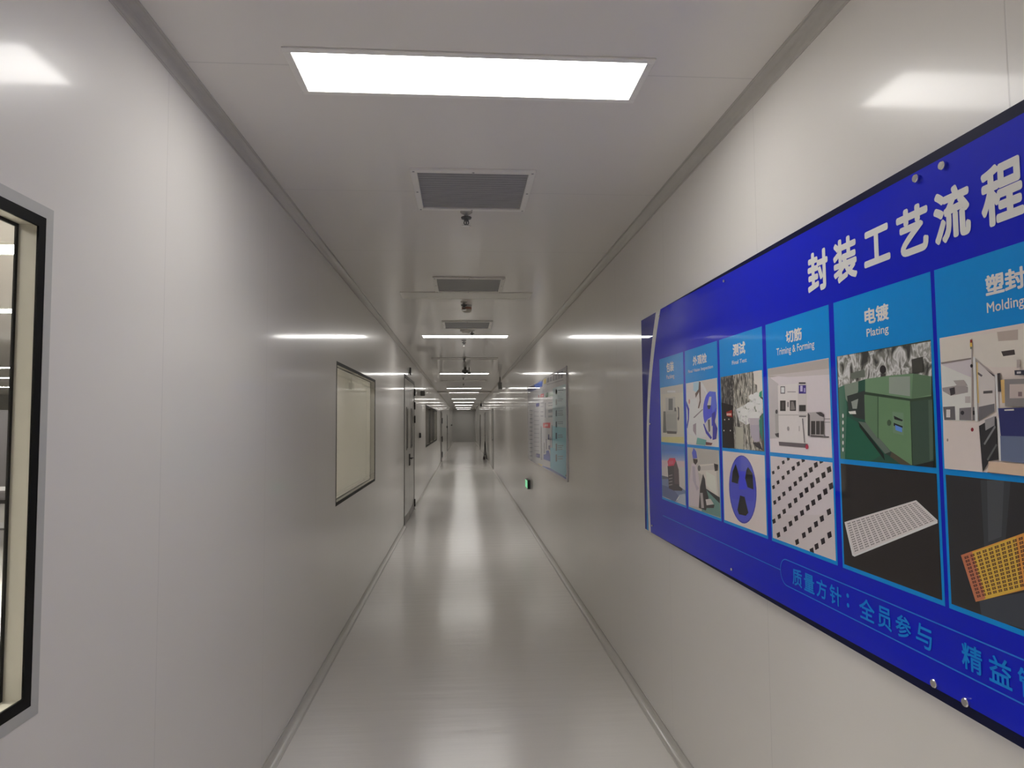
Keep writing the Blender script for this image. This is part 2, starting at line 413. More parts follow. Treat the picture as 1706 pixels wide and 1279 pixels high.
# ------------------------------------------------------------------ return-air grilles
def grille(y, label):
    r = thing('air_grille', label, 'air vent', (.052, y, ZC), 'square return-air grilles in the corridor ceiling')
    fr = obj('grille_frame', MB().ring_z(-.295, .295, -.295, .295, -.014, 0, .032), M_WHITE, r, .003)
    for sx, sy in ((-.279, -.279), (.279, -.279), (-.279, .279), (.279, .279), (0, -.279), (0, .279), (-.279, 0), (.279, 0)):
        obj('screw', MB().lathe((sx, sy, -.014), [(.006, 0), (.005, -.0015)], 10), M_SLAT, fr)
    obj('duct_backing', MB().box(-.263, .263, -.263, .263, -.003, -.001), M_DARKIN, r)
    mb = MB()
    for i in range(17):
        yy = -.255+i*.0308
        mb.face([(-.263, yy, -.004), (.263, yy, -.004), (.263, yy+.017, -.0075), (-.263, yy+.017, -.0075)])
        mb.face([(-.263, yy+.017, -.0075), (.263, yy+.017, -.0075), (.263, yy+.018, -.0062), (-.263, yy+.018, -.0062)])
        mb.face([(-.263, yy+.018, -.0062), (.263, yy+.018, -.0062), (.263, yy, -.003), (-.263, yy, -.003)])
        mb.face([(-.263, yy, -.003), (.263, yy, -.003), (.263, yy, -.004), (-.263, yy, -.004)])
    obj('louver_slats', mb, M_SLAT, r)
for y, lb in ((3.37, 'square grey louvred grille nearest the viewer, in front of the first sprinkler'),
              (5.70, 'square grey louvred grille touching the unlit ceiling panel'),
              (8.05, 'square grey louvred grille just before the first bright bar')): grille(y, lb)

# ------------------------------------------------------------------ sprinklers and detectors
def sprinkler(x, y, label):
    r = thing('fire_sprinkler', label, 'sprinkler', (x, y, ZC), 'pendent fire sprinklers along the ceiling')
    obj('escutcheon', MB().lathe((0, 0, 0), [(.034, 0), (.034, -.004), (.026, -.010), (.014, -.014), (.011, -.030)], 20), M_ALU, r, smooth=True)
    mb = MB().lathe((0, 0, -.030), [(.016, 0), (.030, -.002), (.028, -.010), (.014, -.014), (.011, -.024)], 16)
    obj('sprinkler_body', mb, M_GREYPL, r)
    mb = MB()
    for s in (-1, 1):
        mb.bar((s*.010, 0, -.05), (s*.013, 0, -.066), .003, 6); mb.bar((s*.013, 0, -.066), (0, 0, -.082), .003, 6)
    mb.bar((0, 0, -.05), (0, 0, -.078), .004, 8)
    obj('sprinkler_yoke', mb, M_GREYPL, r)
    obj('deflector', MB().lathe((0, 0, -.082), [(.006, .003), (.026, 0), (.026, -.0025), (.006, -.003)], 16), M_STEEL, r)
for x, y, lb in ((.022, 3.72, 'bronze pendent sprinkler hanging right behind the nearest louvred grille'),
                 (.012, 6.52, 'small sprinkler in front of the round white detector'),
                 (.118, 8.60, 'dark sprinkler at the right edge of the flat white ceiling disc'),
                 (.016, 9.6, 'small sprinkler just behind the first bright ceiling bar'),
                 (.024, 12.05, 'sprinkler in the middle of the unlit dark ceiling line'),
                 (.010, 17.3, 'sprinkler just behind the ceiling bar with the detector'),
                 (.010, 19.9, 'sprinkler behind the second thin unlit panel line'),
                 (.06, 31.0, 'tiny dark sprinkler in front of the far ceiling bars')): sprinkler(x, y, lb)
r = thing('smoke_detector', 'round white detector with reddish band hanging behind the unlit pale panel', 'smoke detector', (.04, 6.72, ZC))
obj('detector_base', MB().lathe((0, 0, 0), [(.053, 0), (.053, -.018), (.048, -.024)], 24), M_DET, r)
obj('detector_band', MB().lathe((0, 0, -.024), [(.050, 0), (.050, -.022)], 24), M_REDW, r)
obj('detector_dome', MB().lathe((0, 0, -.046), [(.050, 0), (.046, -.016), (.030, -.028), (.012, -.032)], 24), M_DET, r, smooth=True)
r = thing('ceiling_disc', 'flat white disc on the ceiling just before the first bright bar', 'smoke detector', (.04, 8.56, ZC))
obj('disc_base', MB().lathe((0, 0, 0), [(.075, 0), (.075, -.012), (.055, -.022)], 24), M_DET, r)
obj('disc_cap', MB().lathe((0, 0, -.022), [(.05, 0), (.045, -.012), (.02, -.016)], 24), M_DET, r)
r = thing('dome_detector', 'dark round detector hanging in front of the third bright ceiling bar', 'smoke detector', (.045, 14.3, ZC))
obj('detector_base', MB().lathe((0, 0, 0), [(.03, 0), (.03, -.05), (.06, -.055)], 20), M_GREYPL, r)
obj('detector_dome', MB().lathe((0, 0, -.055), [(.066, 0), (.07, -.03), (.055, -.065), (.02, -.085)], 20), M_GREYPL, r, smooth=True)
obj('side_bracket', MB().box(.05, .12, -.02, .02, -.14, -.10).bar((.085, 0, -.10), (.085, 0, 0), .008), M_GREYPL, r)

# ------------------------------------------------------------------ small wall fixtures
def fixture(name, label, cat, loc): return thing(name, label, cat, loc)
r = fixture('card_reader', 'small black card reader on the left wall past the double door', 'card reader', (XL, 14.7, CAM_H-.256))
obj('reader_body', MB().box(0, .03, -.07, .07, -.055, .055), M_BLKPL, r, .006); obj('reader_face', MB().box(.03, .032, -.055, .055, -.042, .042), M_BLACK, r)
r = fixture('wall_box', 'grey box high on the left wall above the card reader', 'box', (XL, 15.15, CAM_H+.672))
obj('box_body', MB().box(0, .09, -.09, .09, -.055, .055), M_GREYPL, r, .006); obj('box_lid', MB().box(.09, .098, -.08, .08, -.048, .048), M_KICK, r)
r = fixture('door_plate', 'thin dark plate standing out above the left double door', 'sign', (XL, 11.92, CAM_H+.92))
obj('plate', MB().box(.004, .03, -.012, .012, -.065, .065), M_GASK, r); obj('plate_bracket', MB().box(0, .004, -.02, .02, -.03, .03), M_GREYPL, r)
r = fixture('black_wall_button', 'nearer of the two tiny black boxes on the far left wall', 'switch', (XL, 38.4, CAM_H-.21))
obj('button_box', MB().box(0, .07, -.09, .09, -.06, .06), M_BLKPL, r, .006); obj('button_cap', MB().lathe((.07, 0, 0), [(.03, 0), (.025, .012)], 12, (1, 0, 0)), M_GREYPL, r)
r = fixture('black_wall_button', 'farther of the two tiny black boxes on the far left wall, by the end wall', 'switch', (XL, 54.0, CAM_H-.15))
obj('button_box', MB().box(0, .07, -.09, .09, -.06, .06), M_BLKPL, r, .006); obj('button_cap', MB().lathe((.07, 0, 0), [(.03, 0), (.025, .012)], 12, (1, 0, 0)), M_GREYPL, r)
for y, lb in ((17.4, 'dark grey box hanging from the ceiling by the right wall, the nearer one'), (36.0, 'small dark grey box hanging by the right wall, the farther one near the end')):
    r = thing('hanging_box', lb, 'hanging fixture', (.955, y, ZC), 'dark boxes hanging along the right wall')
    obj('hanger', MB().bar((0, 0, 0), (0, 0, -.14), .014), M_GREYPL, r)
    obj('box_body', MB().box(-.045, .045, -.14, .14, -.31, -.14), M_GREYPL, r, .006)
    obj('box_front', MB().box(-.035, .035, -.145, -.14, -.30, -.15), M_KICK, r)
r = thing('exit_sign', 'small green lit emergency sign low on the right wall below the far board', 'exit sign', (XR, 10.83, CAM_H-.98))
obj('sign_housing', MB().box(-.045, 0, -.18, .18, -.072, .072), M_BLKPL, r, .004)
obj('sign_face', MB().box(-.047, -.045, -.165, .165, -.060, .060), M_GREEN, r)
r = thing('folding_stand', 'dark A-shaped stand on the floor by the right wall beyond the door frame', 'stand', (.985, 30.5, 0))
obj('leg', MB().bar((-.06, 0, 0), (0, 0, .80), .022, 8, 0, .014), M_BLKPL, r)
obj('leg', MB().bar((.055, 0, 0), (.005, 0, .80), .022, 8, 0, .014), M_BLKPL, r)
obj('cross_bar', MB().bar((-.045, 0, .22), (.042, 0, .22), .012), M_BLKPL, r)
obj('base_block', MB().box(-.10, .01, -.12, .12, 0, .13), M_RUST, r, .01)

# ------------------------------------------------------------------ room behind the left window
def cabinet(x, y, wx, wy, h, mat, label):
    r = thing('equipment_cabinet', label, 'cabinet', (x, y, 0))
    obj('cabinet_body', MB().box(-wx/2, wx/2, -wy/2, wy/2, .08, h), mat, r, .01)
    obj('plinth', MB().box(-wx/2+.03, wx/2-.03, -wy/2+.03, wy/2-.03, 0, .08), M_BLKPL, r)
    lf = obj('cabinet_door', MB().box(-wx/2+.02, wx/2-.02, -wy/2-.015, -wy/2, .12, h-.06), mat, r, .004)
    obj('handle', MB().box(wx/2-.12, wx/2-.09, -wy/2-.03, -wy/2-.015, h*.5, h*.5+.2), M_BLKPL, lf)
cabinet(-9.75, 15.6, 1.3, .8, 2.0, M_CAB, 'tall grey equipment cabinet seen through the left window')
cabinet(-8.55, 14.6, .9, .8, 1.9, M_CAB2, 'tall dark equipment cabinet by the edge of the left window')
r = thing('work_bench', 'low grey work bench in the room behind the left window', 'bench', (-6.6, 10.4, 0))
obj('bench_top', MB().box(-1.2, 1.2, -.35, .35, .70, .74), M_CAB, r, .005)
for sx in (-1.1, 1.1):
    for sy in (-.3, .3): obj('bench_leg', MB().box(sx-.025, sx+.025, sy-.025, sy+.025, 0, .70), M_CAB2, r)
obj('bench_shelf', MB().box(-1.1, 1.1, -.3, .3, .18, .21), M_CAB2, r)

# ------------------------------------------------------------------ lettering
def glyphs(body, bold):
    cu = bpy.data.curves.new('lettering', 'FONT'); cu.body = body; cu.offset = bold; cu.resolution_u = 4
    o = bpy.data.objects.new('lettering', cu); COL.objects.link(o)
    dg = bpy.context.evaluated_depsgraph_get(); dg.update()
    me = bpy.data.meshes.new_from_object(o.evaluated_get(dg))
    vs = [tuple(v.co) for v in me.vertices]; fs = [tuple(p.vertices) for p in me.polygons]
    bpy.data.objects.remove(o); bpy.data.curves.remove(cu); bpy.data.meshes.remove(me)
    return vs, fs
def put_text(mb, body, x, yl, yr, z0, z1, bold=0, mi=0):
    """body stretched to the rectangle yl..yr (left to right) and z0..z1 on the plane X = x; bold = stroke growth in em"""
    vs, fs = glyphs(body, 0)
    ax = [v[0] for v in vs]; ay = [v[1] for v in vs]; a0, a1, b0, b1 = min(ax)-bold, max(ax)+bold, min(ay)-bold, max(ay)+bold
    n = 12 if bold else 0
    for j in range(n+1):
        dx, dy = (bold*cos(2*pi*j/n), bold*sin(2*pi*j/n)) if j < n else (0, 0)
        k = len(mb.v)
        mb.v += [(x-j*.000004, yl+(v[0]+dx-a0)/(a1-a0)*(yr-yl), z0+(v[1]+dy-b0)/(b1-b0)*(z1-z0)) for v in vs]
        for f in fs: mb.f.append(tuple(k+i for i in f)); mb.m.append(mi)

# ------------------------------------------------------------------ flat print helper: layered polygons on the plane X = xp
def clip(poly, y0, y1, z0, z1):
    for ax, lim, sg in ((0, y0, 1), (0, y1, -1), (1, z0, 1), (1, z1, -1)):
        out = []
        for i in range(len(poly)):
            p, q = poly[i-1], poly[i]; a, b = (p[ax]-lim)*sg, (q[ax]-lim)*sg
            if (a >= 0) != (b >= 0):
                t = a/(a-b); out.append((p[0]+(q[0]-p[0])*t, p[1]+(q[1]-p[1])*t))
            if b >= 0: out.append(q)
        poly = out
        if len(poly) < 3: return []
    return poly
class Print:
    """one printed picture: a base rectangle and flat shapes of ink on it"""
    STEP = .00006
    def __init__(s, x, y0, y1, z0, z1, base, off=(0, 0), sc=1.0):
        s.x = x; s.r = (min(y0, y1), max(y0, y1), z0, z1); s.mb = MB(); s.mats = []; s.k = 0; s.off = off; s.sc = sc
        s.yz([(y0, z0), (y1, z0), (y1, z1), (y0, z1)], base)
    def mi(s, c):
        m = ink(*c) if isinstance(c, tuple) else c
        if m not in s.mats: s.mats.append(m)
        return s.mats.index(m)
    def yz(s, poly, c, up=True):
        poly = clip(poly, *s.r)
        if len(poly) < 3: return
        x = s.x - s.k*s.STEP
        a = sum(poly[i-1][0]*poly[i][1]-poly[i][0]*poly[i-1][1] for i in range(len(poly)))
        if a > 0: poly = poly[::-1]
        s.mb.face([(x, p[0], p[1]) for p in poly], s.mi(c))
        if up: s.k += 1
    def px(s, pts, c, up=True):
        q = [at_x(s.off[0]+p[0]/s.sc, s.off[1]+p[1]/s.sc, s.x) for p in pts]
        s.yz([(v.y, v.z) for v in q], c, up)
    def rect(s, x0, y0, x1, y1, c, up=True): s.px([(x0, y0), (x1, y0), (x1, y1), (x0, y1)], c, up)
    def dot(s, cx, cy, rx, ry, c, n=16, rot=0, up=True):
        s.px([(cx+rx*cos(t)*cos(rot)-ry*sin(t)*sin(rot), cy+rx*cos(t)*sin(rot)+ry*sin(t)*cos(rot)) for t in [2*pi*i/n for i in range(n)]], c, up)
    def grid(s, quad, nx, ny, fx, fy, c):
        (ax, ay), (bx, by), (cx_, cy_), (dx, dy) = quad
        def P(u, v): return ((ax*(1-u)+bx*u)*(1-v)+(dx*(1-u)+cx_*u)*v, (ay*(1-u)+by*u)*(1-v)+(dy*(1-u)+cy_*u)*v)
        for i in range(nx):
            for j in range(ny):
                u0, v0 = (i+.5-fx/2)/nx, (j+.5-fy/2)/ny; u1, v1 = (i+.5+fx/2)/nx, (j+.5+fy/2)/ny
                for a in (0, 1):
                    for b in (0, 1):
                        p0, p1 = u0+(u1-u0)*a*.54, u0+(u1-u0)*(a*.54+.46); q0, q1 = v0+(v1-v0)*b*.56, v0+(v1-v0)*(b*.56+.44)
                        s.px([P(p0, q0), P(p1, q0), P(p1, q1), P(p0, q1)], c, False)
        s.k += 1
    def done(s, name, parent, origin): 
        mb = s.mb; mb.v = [(a-origin[0], b-origin[1], c-origin[2]) for a, b, c in mb.v]
        return obj(name, mb, s.mats, parent)

# ------------------------------------------------------------------ the big process poster on the right wall
XP = 1.035
PZ = CAM_H
P0 = (XR, 3.7, PZ-.613)
poster = thing('process_poster', 'large blue acrylic wall poster of the chip packaging process on the right wall', 'poster', P0)
def rel(mb): mb.v = [(a-P0[0], b-P0[1], c-P0[2]) for a, b, c in mb.v]; return mb
BLUE = (6, 22, 166); NAVY = (24, 26, 96); CYAN = (4, 120, 212); WHITE = (196, 190, 190)
Z0, Z1 = PZ-.612, PZ+.588
YN = -1.02
arc = [(1100, 515.6), (1090.5, 580), (1084, 650), (1080.8, 730), (1082.4, 810), (1084, 882.6)]
arcw = [(1092, 520.5), (1084, 580), (1079, 650), (1076.7, 730), (1078.6, 810), (1080, 879)]
def smooth_curve(pts, n=24):
    """Y as a smooth function of Z through the given picture points"""
    q = sorted([(v.z, v.y) for v in [at_x(a, b, XP) for a, b in pts]])
    zs = [Z0+(Z1-Z0)*i/n for i in range(n+1)]; out = []
    for z in zs:
        y = 0
        for i, (zi, yi) in enumerate(q):
            l = 1
            for j, (zj, yj) in enumerate(q):
                if j != i: l *= (z-zj)/(zi-zj)
            y += l*yi
        out.append((y, z))
    return out
qa = smooth_curve([arc[0], arc[2], arc[3], arc[5]]); qw = smooth_curve([arcw[0], arcw[2], arcw[3], arcw[5]])
YF = 3.826
def slab(front, back, poly_yz):
    mb = MB(); n = len(poly_yz)
    mb.face([(front, a, b) for a, b in poly_yz]); mb.face([(back, a, b) for a, b in poly_yz][::-1])
    for i in range(n):
        a, b = poly_yz[i-1], poly_yz[i]; mb.face([(front, *a), (front, *b), (back, *b), (back, *a)])
    bm = bmesh.new(); 
    return mb
main_poly = [(y, z) for y, z in qa]+[(YN, Z1), (YN, Z0)]
obj('main_board', rel(slab(XP+.0004, XP+.012, main_poly)), ink(*BLUE), poster)
obj('white_band', rel(slab(XP+.002, XP+.012, [(y, z) for y, z in qw]+[(y, z) for y, z in qa[::-1]])), ink(214, 200, 204), poster)
obj('side_panel', rel(slab(XP+.003, XP+.012, [(YF, Z0), (YF, Z1)]+[(y, z) for y, z in qw[::-1]])), ink(20, 26, 120), poster)
# cyan flash at the foot of the side panel
lo = [p for p in qw if p[1] < PZ-.12]
mb = MB(); tipz = lo[-1][1]
pl = [(y+.0005, z) for y, z in lo]+[(lo[0][0]+ (YF-lo[0][0])*.55, lo[0][1])]
mb.face([(XP+.0026, a, b) for a, b in pl]); obj('cyan_flash', rel(mb), ink(30, 120, 200), poster)
# dark refraction at the acrylic's top and bottom edges, painted as tapering bands
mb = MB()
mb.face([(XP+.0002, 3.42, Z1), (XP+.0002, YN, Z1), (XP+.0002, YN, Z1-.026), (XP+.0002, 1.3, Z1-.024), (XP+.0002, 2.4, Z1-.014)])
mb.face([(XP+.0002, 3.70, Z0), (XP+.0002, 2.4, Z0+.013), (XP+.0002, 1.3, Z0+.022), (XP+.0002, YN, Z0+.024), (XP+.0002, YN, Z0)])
obj('edge_refraction_band', rel(mb), M_NAVYB, poster)

# cards: far/near Y edges of the picture area
CARDS = [(3.462, 3.094), (3.053, 2.668), (2.629, 2.254), (2.210, 1.827), (1.786, 1.410), (1.382, 1.005)]
zh1, zh0 = PZ+.327, PZ+.176
za1, za0 = PZ+.176, PZ-.106
zb1, zb0 = PZ-.119, PZ-.392
XC = XP - .0002         # cyan card surface
XPH = XP - .0006        # pictures
XT = XP - .0008         # letters
cards = []
for yl, yr in CARDS:
    mb = MB(); a, b = yl+.008, yr-.008; c, d = zb0-.011, zh1
    mb.face([(XC, a, c), (XC, a, d), (XC, b, d), (XC, b, c)])
    cards.append(obj('process_card', rel(mb), ink(*CYAN), poster))
# captions (Chinese over English)
def cap(i, zh, en, zl, zr, el, er, zt, zb_, et, eb, thin=0):
    mb = MB()
    put_text(mb, zh, XT, at_x(zl, 600, XP).y, at_x(zr, 600, XP).y, zb_, zt, .034)
    put_text(mb, en, XT, at_x(el, 600, XP).y, at_x(er, 600, XP).y, eb, et, .012)
    obj('caption', rel(mb), ink(*WHITE), cards[i])
CT, CB, ET, EB = PZ+.286, PZ+.236, PZ+.222, PZ+.190
def zy(px, py): return at_x(px, py, XP).z
cap(5, '塑封', 'Molding', 1648.5, 1716, 1649, 1712, zy(1679.5, 449), zy(1648.8, 493), zy(1649, 503.5), zy(1650, 526))
cap(4, '电镀', 'Plating', 1443.5, 1484.5, 1446, 1483, zy(1484, 502.5), zy(1444, 541), zy(1446.5, 547.5), zy(1446.5, 565))
cap(3, '切筋', 'Triming & Forming', 1310.5, 1337.5, 1294.5, 1358, zy(1337, 543.5), zy(1311, 572), zy(1294.5, 580.5), zy(1294.5, 596))
cap(2, '测试', 'Final Test', 1221.5, 1242.5, 1219.8, 1244.4, zy(1242, 567.5), zy(1221.7, 594), zy(1244.4, 595.5), zy(1219.8, 607.8))
cap(1, '外观检', 'Final Vision Inspection', 1154.5, 1177.8, 1146.3, 1187.8, zy(1177, 587), zy(1155, 609.5), zy(1187.7, 607), zy(1146.3, 623.5))
cap(0, '包装', 'Packing', 1110.2, 1122.4, 1110, 1123, zy(1122, 601), zy(1110.4, 621), zy(1122.9, 622), zy(1110, 634))
# title
mb = MB()
tz1, tz0 = zy(1480, 369.3), zy(1439.8, 448)
zt, zb_ = tz1+.006, tz0-.006
for ch, a, b, dz in (('封', 1345, 1379, .008), ('装', 1388.4, 1428, .008), ('工', 1440, 1484.2, -.006), ('艺', 1495.8, 1549.3, .004), ('流', 1558.6, 1621, .006), ('程', 1639.7, 1712, .008)):
    put_text(mb, ch, XT, at_x(a, 430, XP).y, at_x(b, 430, XP).y, zb_-dz, zt+dz, .038)
obj('title_lettering', rel(mb), ink(206, 202, 204), poster)
# motto line with its capsule outline
mb = MB()
mz1, mz0 = zy(1321.9, 945), zy(1337.6, 981)
for ch, a, b in (('质', 1321.9, 1337.6), ('量', 1341, 1357.8), ('方', 1361.4, 1378.5), ('针', 1383.3, 1402.3), ('全', 1431.6, 1456.6), ('员', 1461.8, 1484.4), ('参', 1491, 1516), ('与', 1524, 1550.3), ('精', 1598.7, 1632), ('益', 1642.7, 1680), ('管', 1690, 1731)):
    put_text(mb, ch, XT, at_x(a, 1000, XP).y, at_x(b, 1000, XP).y, mz0, mz1, .016)
for zc_ in (.30, .78):
    yy = at_x(1413, 1000, XP).y; zz = mz0+(mz1-mz0)*zc_
    mb.face([(XT, yy+.006*cos(t), zz+.006*sin(t)) for t in [-2*pi*i/10 for i in range(10)]])
obj('motto_lettering', rel(mb), ink(8, 112, 228), poster)
mb = MB()
def stroke(pts, wd):
    for i in range(len(pts)-1):
        (a, b), (c, d) = pts[i], pts[i+1]; l = math.hypot(c-a, d-b); nx, nz = -(d-b)/l*wd/2, (c-a)/l*wd/2
        mb.face([(XT, a+nx, b+nz), (XT, c+nx, d+nz), (XT, c-nx, d-nz), (XT, a-nx, b-nz)])
o1, o2 = zy(1420, 978), zy(1400, 1021)
ot, ob = zy(1306, 930.2), zy(1310.7, 975); mid = (ot+ob)/2; rr = (ot-ob)/2
yl = at_x(1300.7, 950, XP).y
pts = [(YN+.3, ot)]+[(yl-rr+rr*sin(t), mid+rr*cos(t)) for t in [pi*i/14 for i in range(15)]]+[(YN+.3, ob)]
stroke(pts, .003); stroke([(at_x(1104.5, 855, XP).y, mid), (yl, mid)], .003)
obj('motto_outline', rel(mb), ink(35, 110, 210), poster)

# --- pictures; coordinates below are read in enlarged crops of each picture
def pic(i, top, base, off, sc):
    yl, yr = CARDS[i]
    return Print(XPH, yl, yr, *((za0, za1) if top else (zb0, zb1)), base, off, sc)
def fin(p, i): p.done('printed_photo', cards[i], P0)
# card 1 top: grey packing cabinet in a pale room
p = pic(0, True, (176, 172, 160), (1090, 620), 9.84)
p.px([(100, 1060), (480, 1060), (490, 1150), (110, 1150)], (178, 172, 120)); p.px([(100, 240), (470, 180), (470, 330), (100, 360)], (168, 165, 158))
p.rect(215, 300, 345, 330, (205, 203, 198)); p.px([(150, 640), (190, 640), (205, 990), (145, 990)], (88, 88, 84))
p.px([(185, 640), (375, 620), (380, 990), (200, 985)], (148, 147, 140)); p.px([(185, 420), (345, 400), (350, 620), (190, 640)], (160, 158, 152))
p.rect(235, 430, 305, 620, (92, 92, 92)); p.px([(330, 580), (360, 580), (362, 640), (332, 640)], (80, 78, 80))
p.px([(385, 560), (408, 580), (412, 760), (395, 800), (382, 760), (394, 720), (392, 620)], (58, 56, 62)); p.px([(200, 960), (370, 970), (365, 1010), (215, 1005)], (70, 66, 62))
p.px([(205, 690), (360, 680), (362, 920), (212, 930)], (140, 139, 133)); fin(p, 0)
# card 1 bottom: dark upright unit with a red cap under a blue sky
p = pic(0, False, (70, 110, 175), (1090, 730), 9.14)
for k in range(7): p.px([(80, 200+k*28), (490, 215+k*28), (490, 1040), (80, 900)], (80+17*k, 118+9*k, 182+0*k))
p.px([(80, 330), (490, 350), (490, 1040), (80, 900)], (182, 165, 172)); p.px([(80, 440), (490, 440), (490, 1040), (80, 900)], (178, 172, 170))
p.px([(100, 560), (220, 590), (230, 720), (110, 720)], (86, 88, 104)); p.px([(100, 620), (240, 620), (480, 800), (470, 1000), (100, 880)], (104, 118, 150))
p.px([(100, 700), (280, 760), (440, 960), (300, 960), (110, 860)], (82, 92, 128)); p.px([(380, 860), (480, 840), (490, 1010), (350, 970)], (150, 160, 175))
p.px([(205, 420), (300, 400), (330, 330), (375, 480), (385, 730), (432, 770), (425, 800), (300, 795), (225, 760)], (58, 52, 58))
p.px([(300, 400), (330, 340), (375, 480), (380, 700), (310, 690)], (78, 66, 72))
p.px([(205, 350), (235, 300), (320, 300), (330, 345), (300, 415), (215, 425)], (200, 60, 84)); p.px([(225, 345), (300, 345), (295, 395), (222, 400)], (222, 82, 104))
for k in range(4): p.px([(225, 560+48*k), (280, 550+48*k), (280, 565+48*k), (225, 577+48*k)], (120, 112, 116), False)
p.k += 1; p.px([(335, 950), (375, 880), (385, 885), (350, 950)], (215, 215, 220)); fin(p, 0)
# card 2 top: worker in white with blue reels
p = pic(1, True, (188, 184, 184), (1090, 620), 9.84)
p.px([(760, 130), (1030, 100), (1030, 330), (830, 340)], (178, 172, 168)); p.px([(780, 160), (850, 280), (880, 360), (860, 370), (760, 200)], (210, 207, 204))
p.px([(640, 170), (740, 150), (750, 260), (700, 330), (640, 300)], (150, 178, 208))
p.px([(735, 150), (760, 160), (765, 480), (735, 590), (715, 590), (745, 460), (735, 320), (680, 420), (672, 350), (725, 280)], (92, 74, 70))
p.px([(600, 440), (700, 430), (720, 600), (800, 580), (820, 900), (850, 1060), (700, 1080), (560, 1000), (570, 700)], (200, 194, 198))
p.px([(640, 740), (790, 600), (800, 615), (660, 750)], (128, 122, 126)); p.dot(575, 480, 12, 40, (170, 120, 120))
p.px([(525, 460), (575, 600), (570, 780), (545, 920), (530, 900), (552, 760), (548, 620), (520, 520)], (48, 50, 150))
p.dot(915, 610, 112, 300, (72, 78, 190), 28, .05); p.px([(900, 310), (1010, 320), (1030, 560), (960, 660), (930, 480)], (84, 98, 200))
p.px([(905, 400), (940, 400), (930, 540), (885, 600), (870, 540)], (175, 172, 172)); p.px([(870, 540), (930, 540), (915, 600), (885, 605)], (46, 50, 60))
p.px([(880, 770), (940, 730), (950, 1080), (880, 1010), (820, 860)], (176, 174, 178)); p.px([(880, 780), (915, 770), (920, 960), (895, 990)], (90, 84, 86))
p.px([(820, 840), (860, 940), (950, 1070), (930, 1100), (850, 1000), (805, 850)], (62, 62, 150))
p.px([(945, 680), (1000, 640), (1000, 820), (1040, 920), (1020, 1090), (960, 1110), (960, 800)], (56, 52, 140))
p.px([(640, 860), (690, 830), (690, 1040), (640, 960)], (140, 128, 136)); p.px([(550, 1010), (700, 1060), (690, 1170), (540, 1150)], (196, 194, 186))
p.px([(710, 1070), (860, 1110), (840, 1200), (690, 1180)], (92, 146, 140)); p.px([(850, 1140), (960, 1160), (940, 1195), (850, 1190)], (96, 58, 60)); fin(p, 1)
# card 2 bottom: worker at a bench machine
p = pic(1, False, (166, 160, 154), (1090, 730), 9.14)
p.px([(500, 120), (970, 150), (970, 400), (700, 400), (640, 120)], (160, 156, 150)); p.px([(780, 780), (1000, 920), (1010, 1210), (720, 1110)], (92, 124, 118))
p.px([(570, 380), (640, 390), (660, 480), (690, 680), (690, 1050), (520, 1020), (540, 620)], (178, 168, 172))
p.px([(580, 420), (620, 430), (640, 700), (680, 760), (650, 800), (590, 640)], (160, 150, 160))
p.px([(600, 145), (640, 200), (655, 300), (590, 310), (575, 220)], (78, 86, 176)); p.px([(590, 310), (660, 320), (660, 360), (630, 405), (600, 370)], (56, 46, 46))
p.px([(690, 400), (940, 380), (950, 580), (980, 920), (800, 760), (740, 560), (670, 520)], (186, 180, 172)); p.px([(680, 430), (910, 400), (920, 480), (690, 490)], (172, 166, 160))
p.dot(685, 455, 22, 45, (90, 86, 84)); p.px([(910, 380), (975, 400), (970, 490), (925, 500)], (56, 52, 54))
p.px([(790, 500), (930, 580), (950, 860), (800, 720)], (196, 190, 180))
p.px([(745, 540), (775, 620), (790, 760), (830, 900), (790, 1100), (680, 1060), (700, 740)], (50, 46, 48)); p.px([(700, 830), (740, 830), (760, 1060), (720, 1060)], (150, 144, 144))
p.px([(780, 760), (1000, 900), (1000, 990), (800, 790)], (46, 48, 50)); p.px([(785, 930), (860, 920), (910, 1000), (800, 1020)], (178, 172, 170)); p.px([(770, 1020), (920, 1010), (910, 1060), (790, 1060)], (52, 50, 52)); fin(p, 1)
# card 3 top: dark machine interior, glossy parts
p = pic(2, True, (70, 68, 66), (1190, 600), 7.99)
nzA = ink_noise('print_machine_texture', [(.34, (26, 24, 24)), (.47, (96, 92, 86)), (.55, (176, 172, 164)), (.62, (70, 66, 68)), (.72, (200, 198, 190))], 75, 22)
nzB = ink_noise('print_foil_texture', [(.36, (110, 116, 106)), (.47, (200, 202, 192)), (.58, (222, 222, 218)), (.68, (140, 130, 146))], 45, 45)
p.px([(80, 200), (560, 150), (640, 1200), (80, 1180)], nzA)
p.px([(520, 140), (650, 130), (650, 500), (580, 440), (575, 330), (530, 310)], (188, 182, 176))
p.px([(80, 215), (250, 200), (255, 560), (240, 1170), (80, 1170)], ink_noise('print_dark_rack', [(.42, (22, 20, 22)), (.52, (60, 58, 56)), (.6, (110, 106, 104)), (.7, (30, 28, 28))], 60, 40))
p.px([(95, 560), (245, 600), (265, 1170), (100, 1170)], (30, 26, 28)); p.px([(160, 690), (235, 660), (240, 760), (165, 740)], (130, 30, 30)); p.rect(165, 705, 228, 735, (250, 150, 140))
for q in ((130, 935), (216, 935), (140, 790), (195, 785)): p.dot(q[0], q[1], 8, 10, (190, 185, 178), 8, 0, False)
p.k += 1
p.px([(295, 650), (470, 560), (520, 460), (600, 470), (650, 560), (650, 700), (560, 800), (430, 860), (330, 800)], nzB)
p.px([(285, 880), (390, 900), (385, 1185), (290, 1170)], (150, 148, 138))
for a, b, c, d in ((500, 490, 40, 40), (565, 470, 45, 45), (600, 540, 48, 40), (600, 630, 50, 45), (480, 600, 60, 45), (400, 690, 55, 50)): p.dot(a, b, c, d, (206, 210, 200))
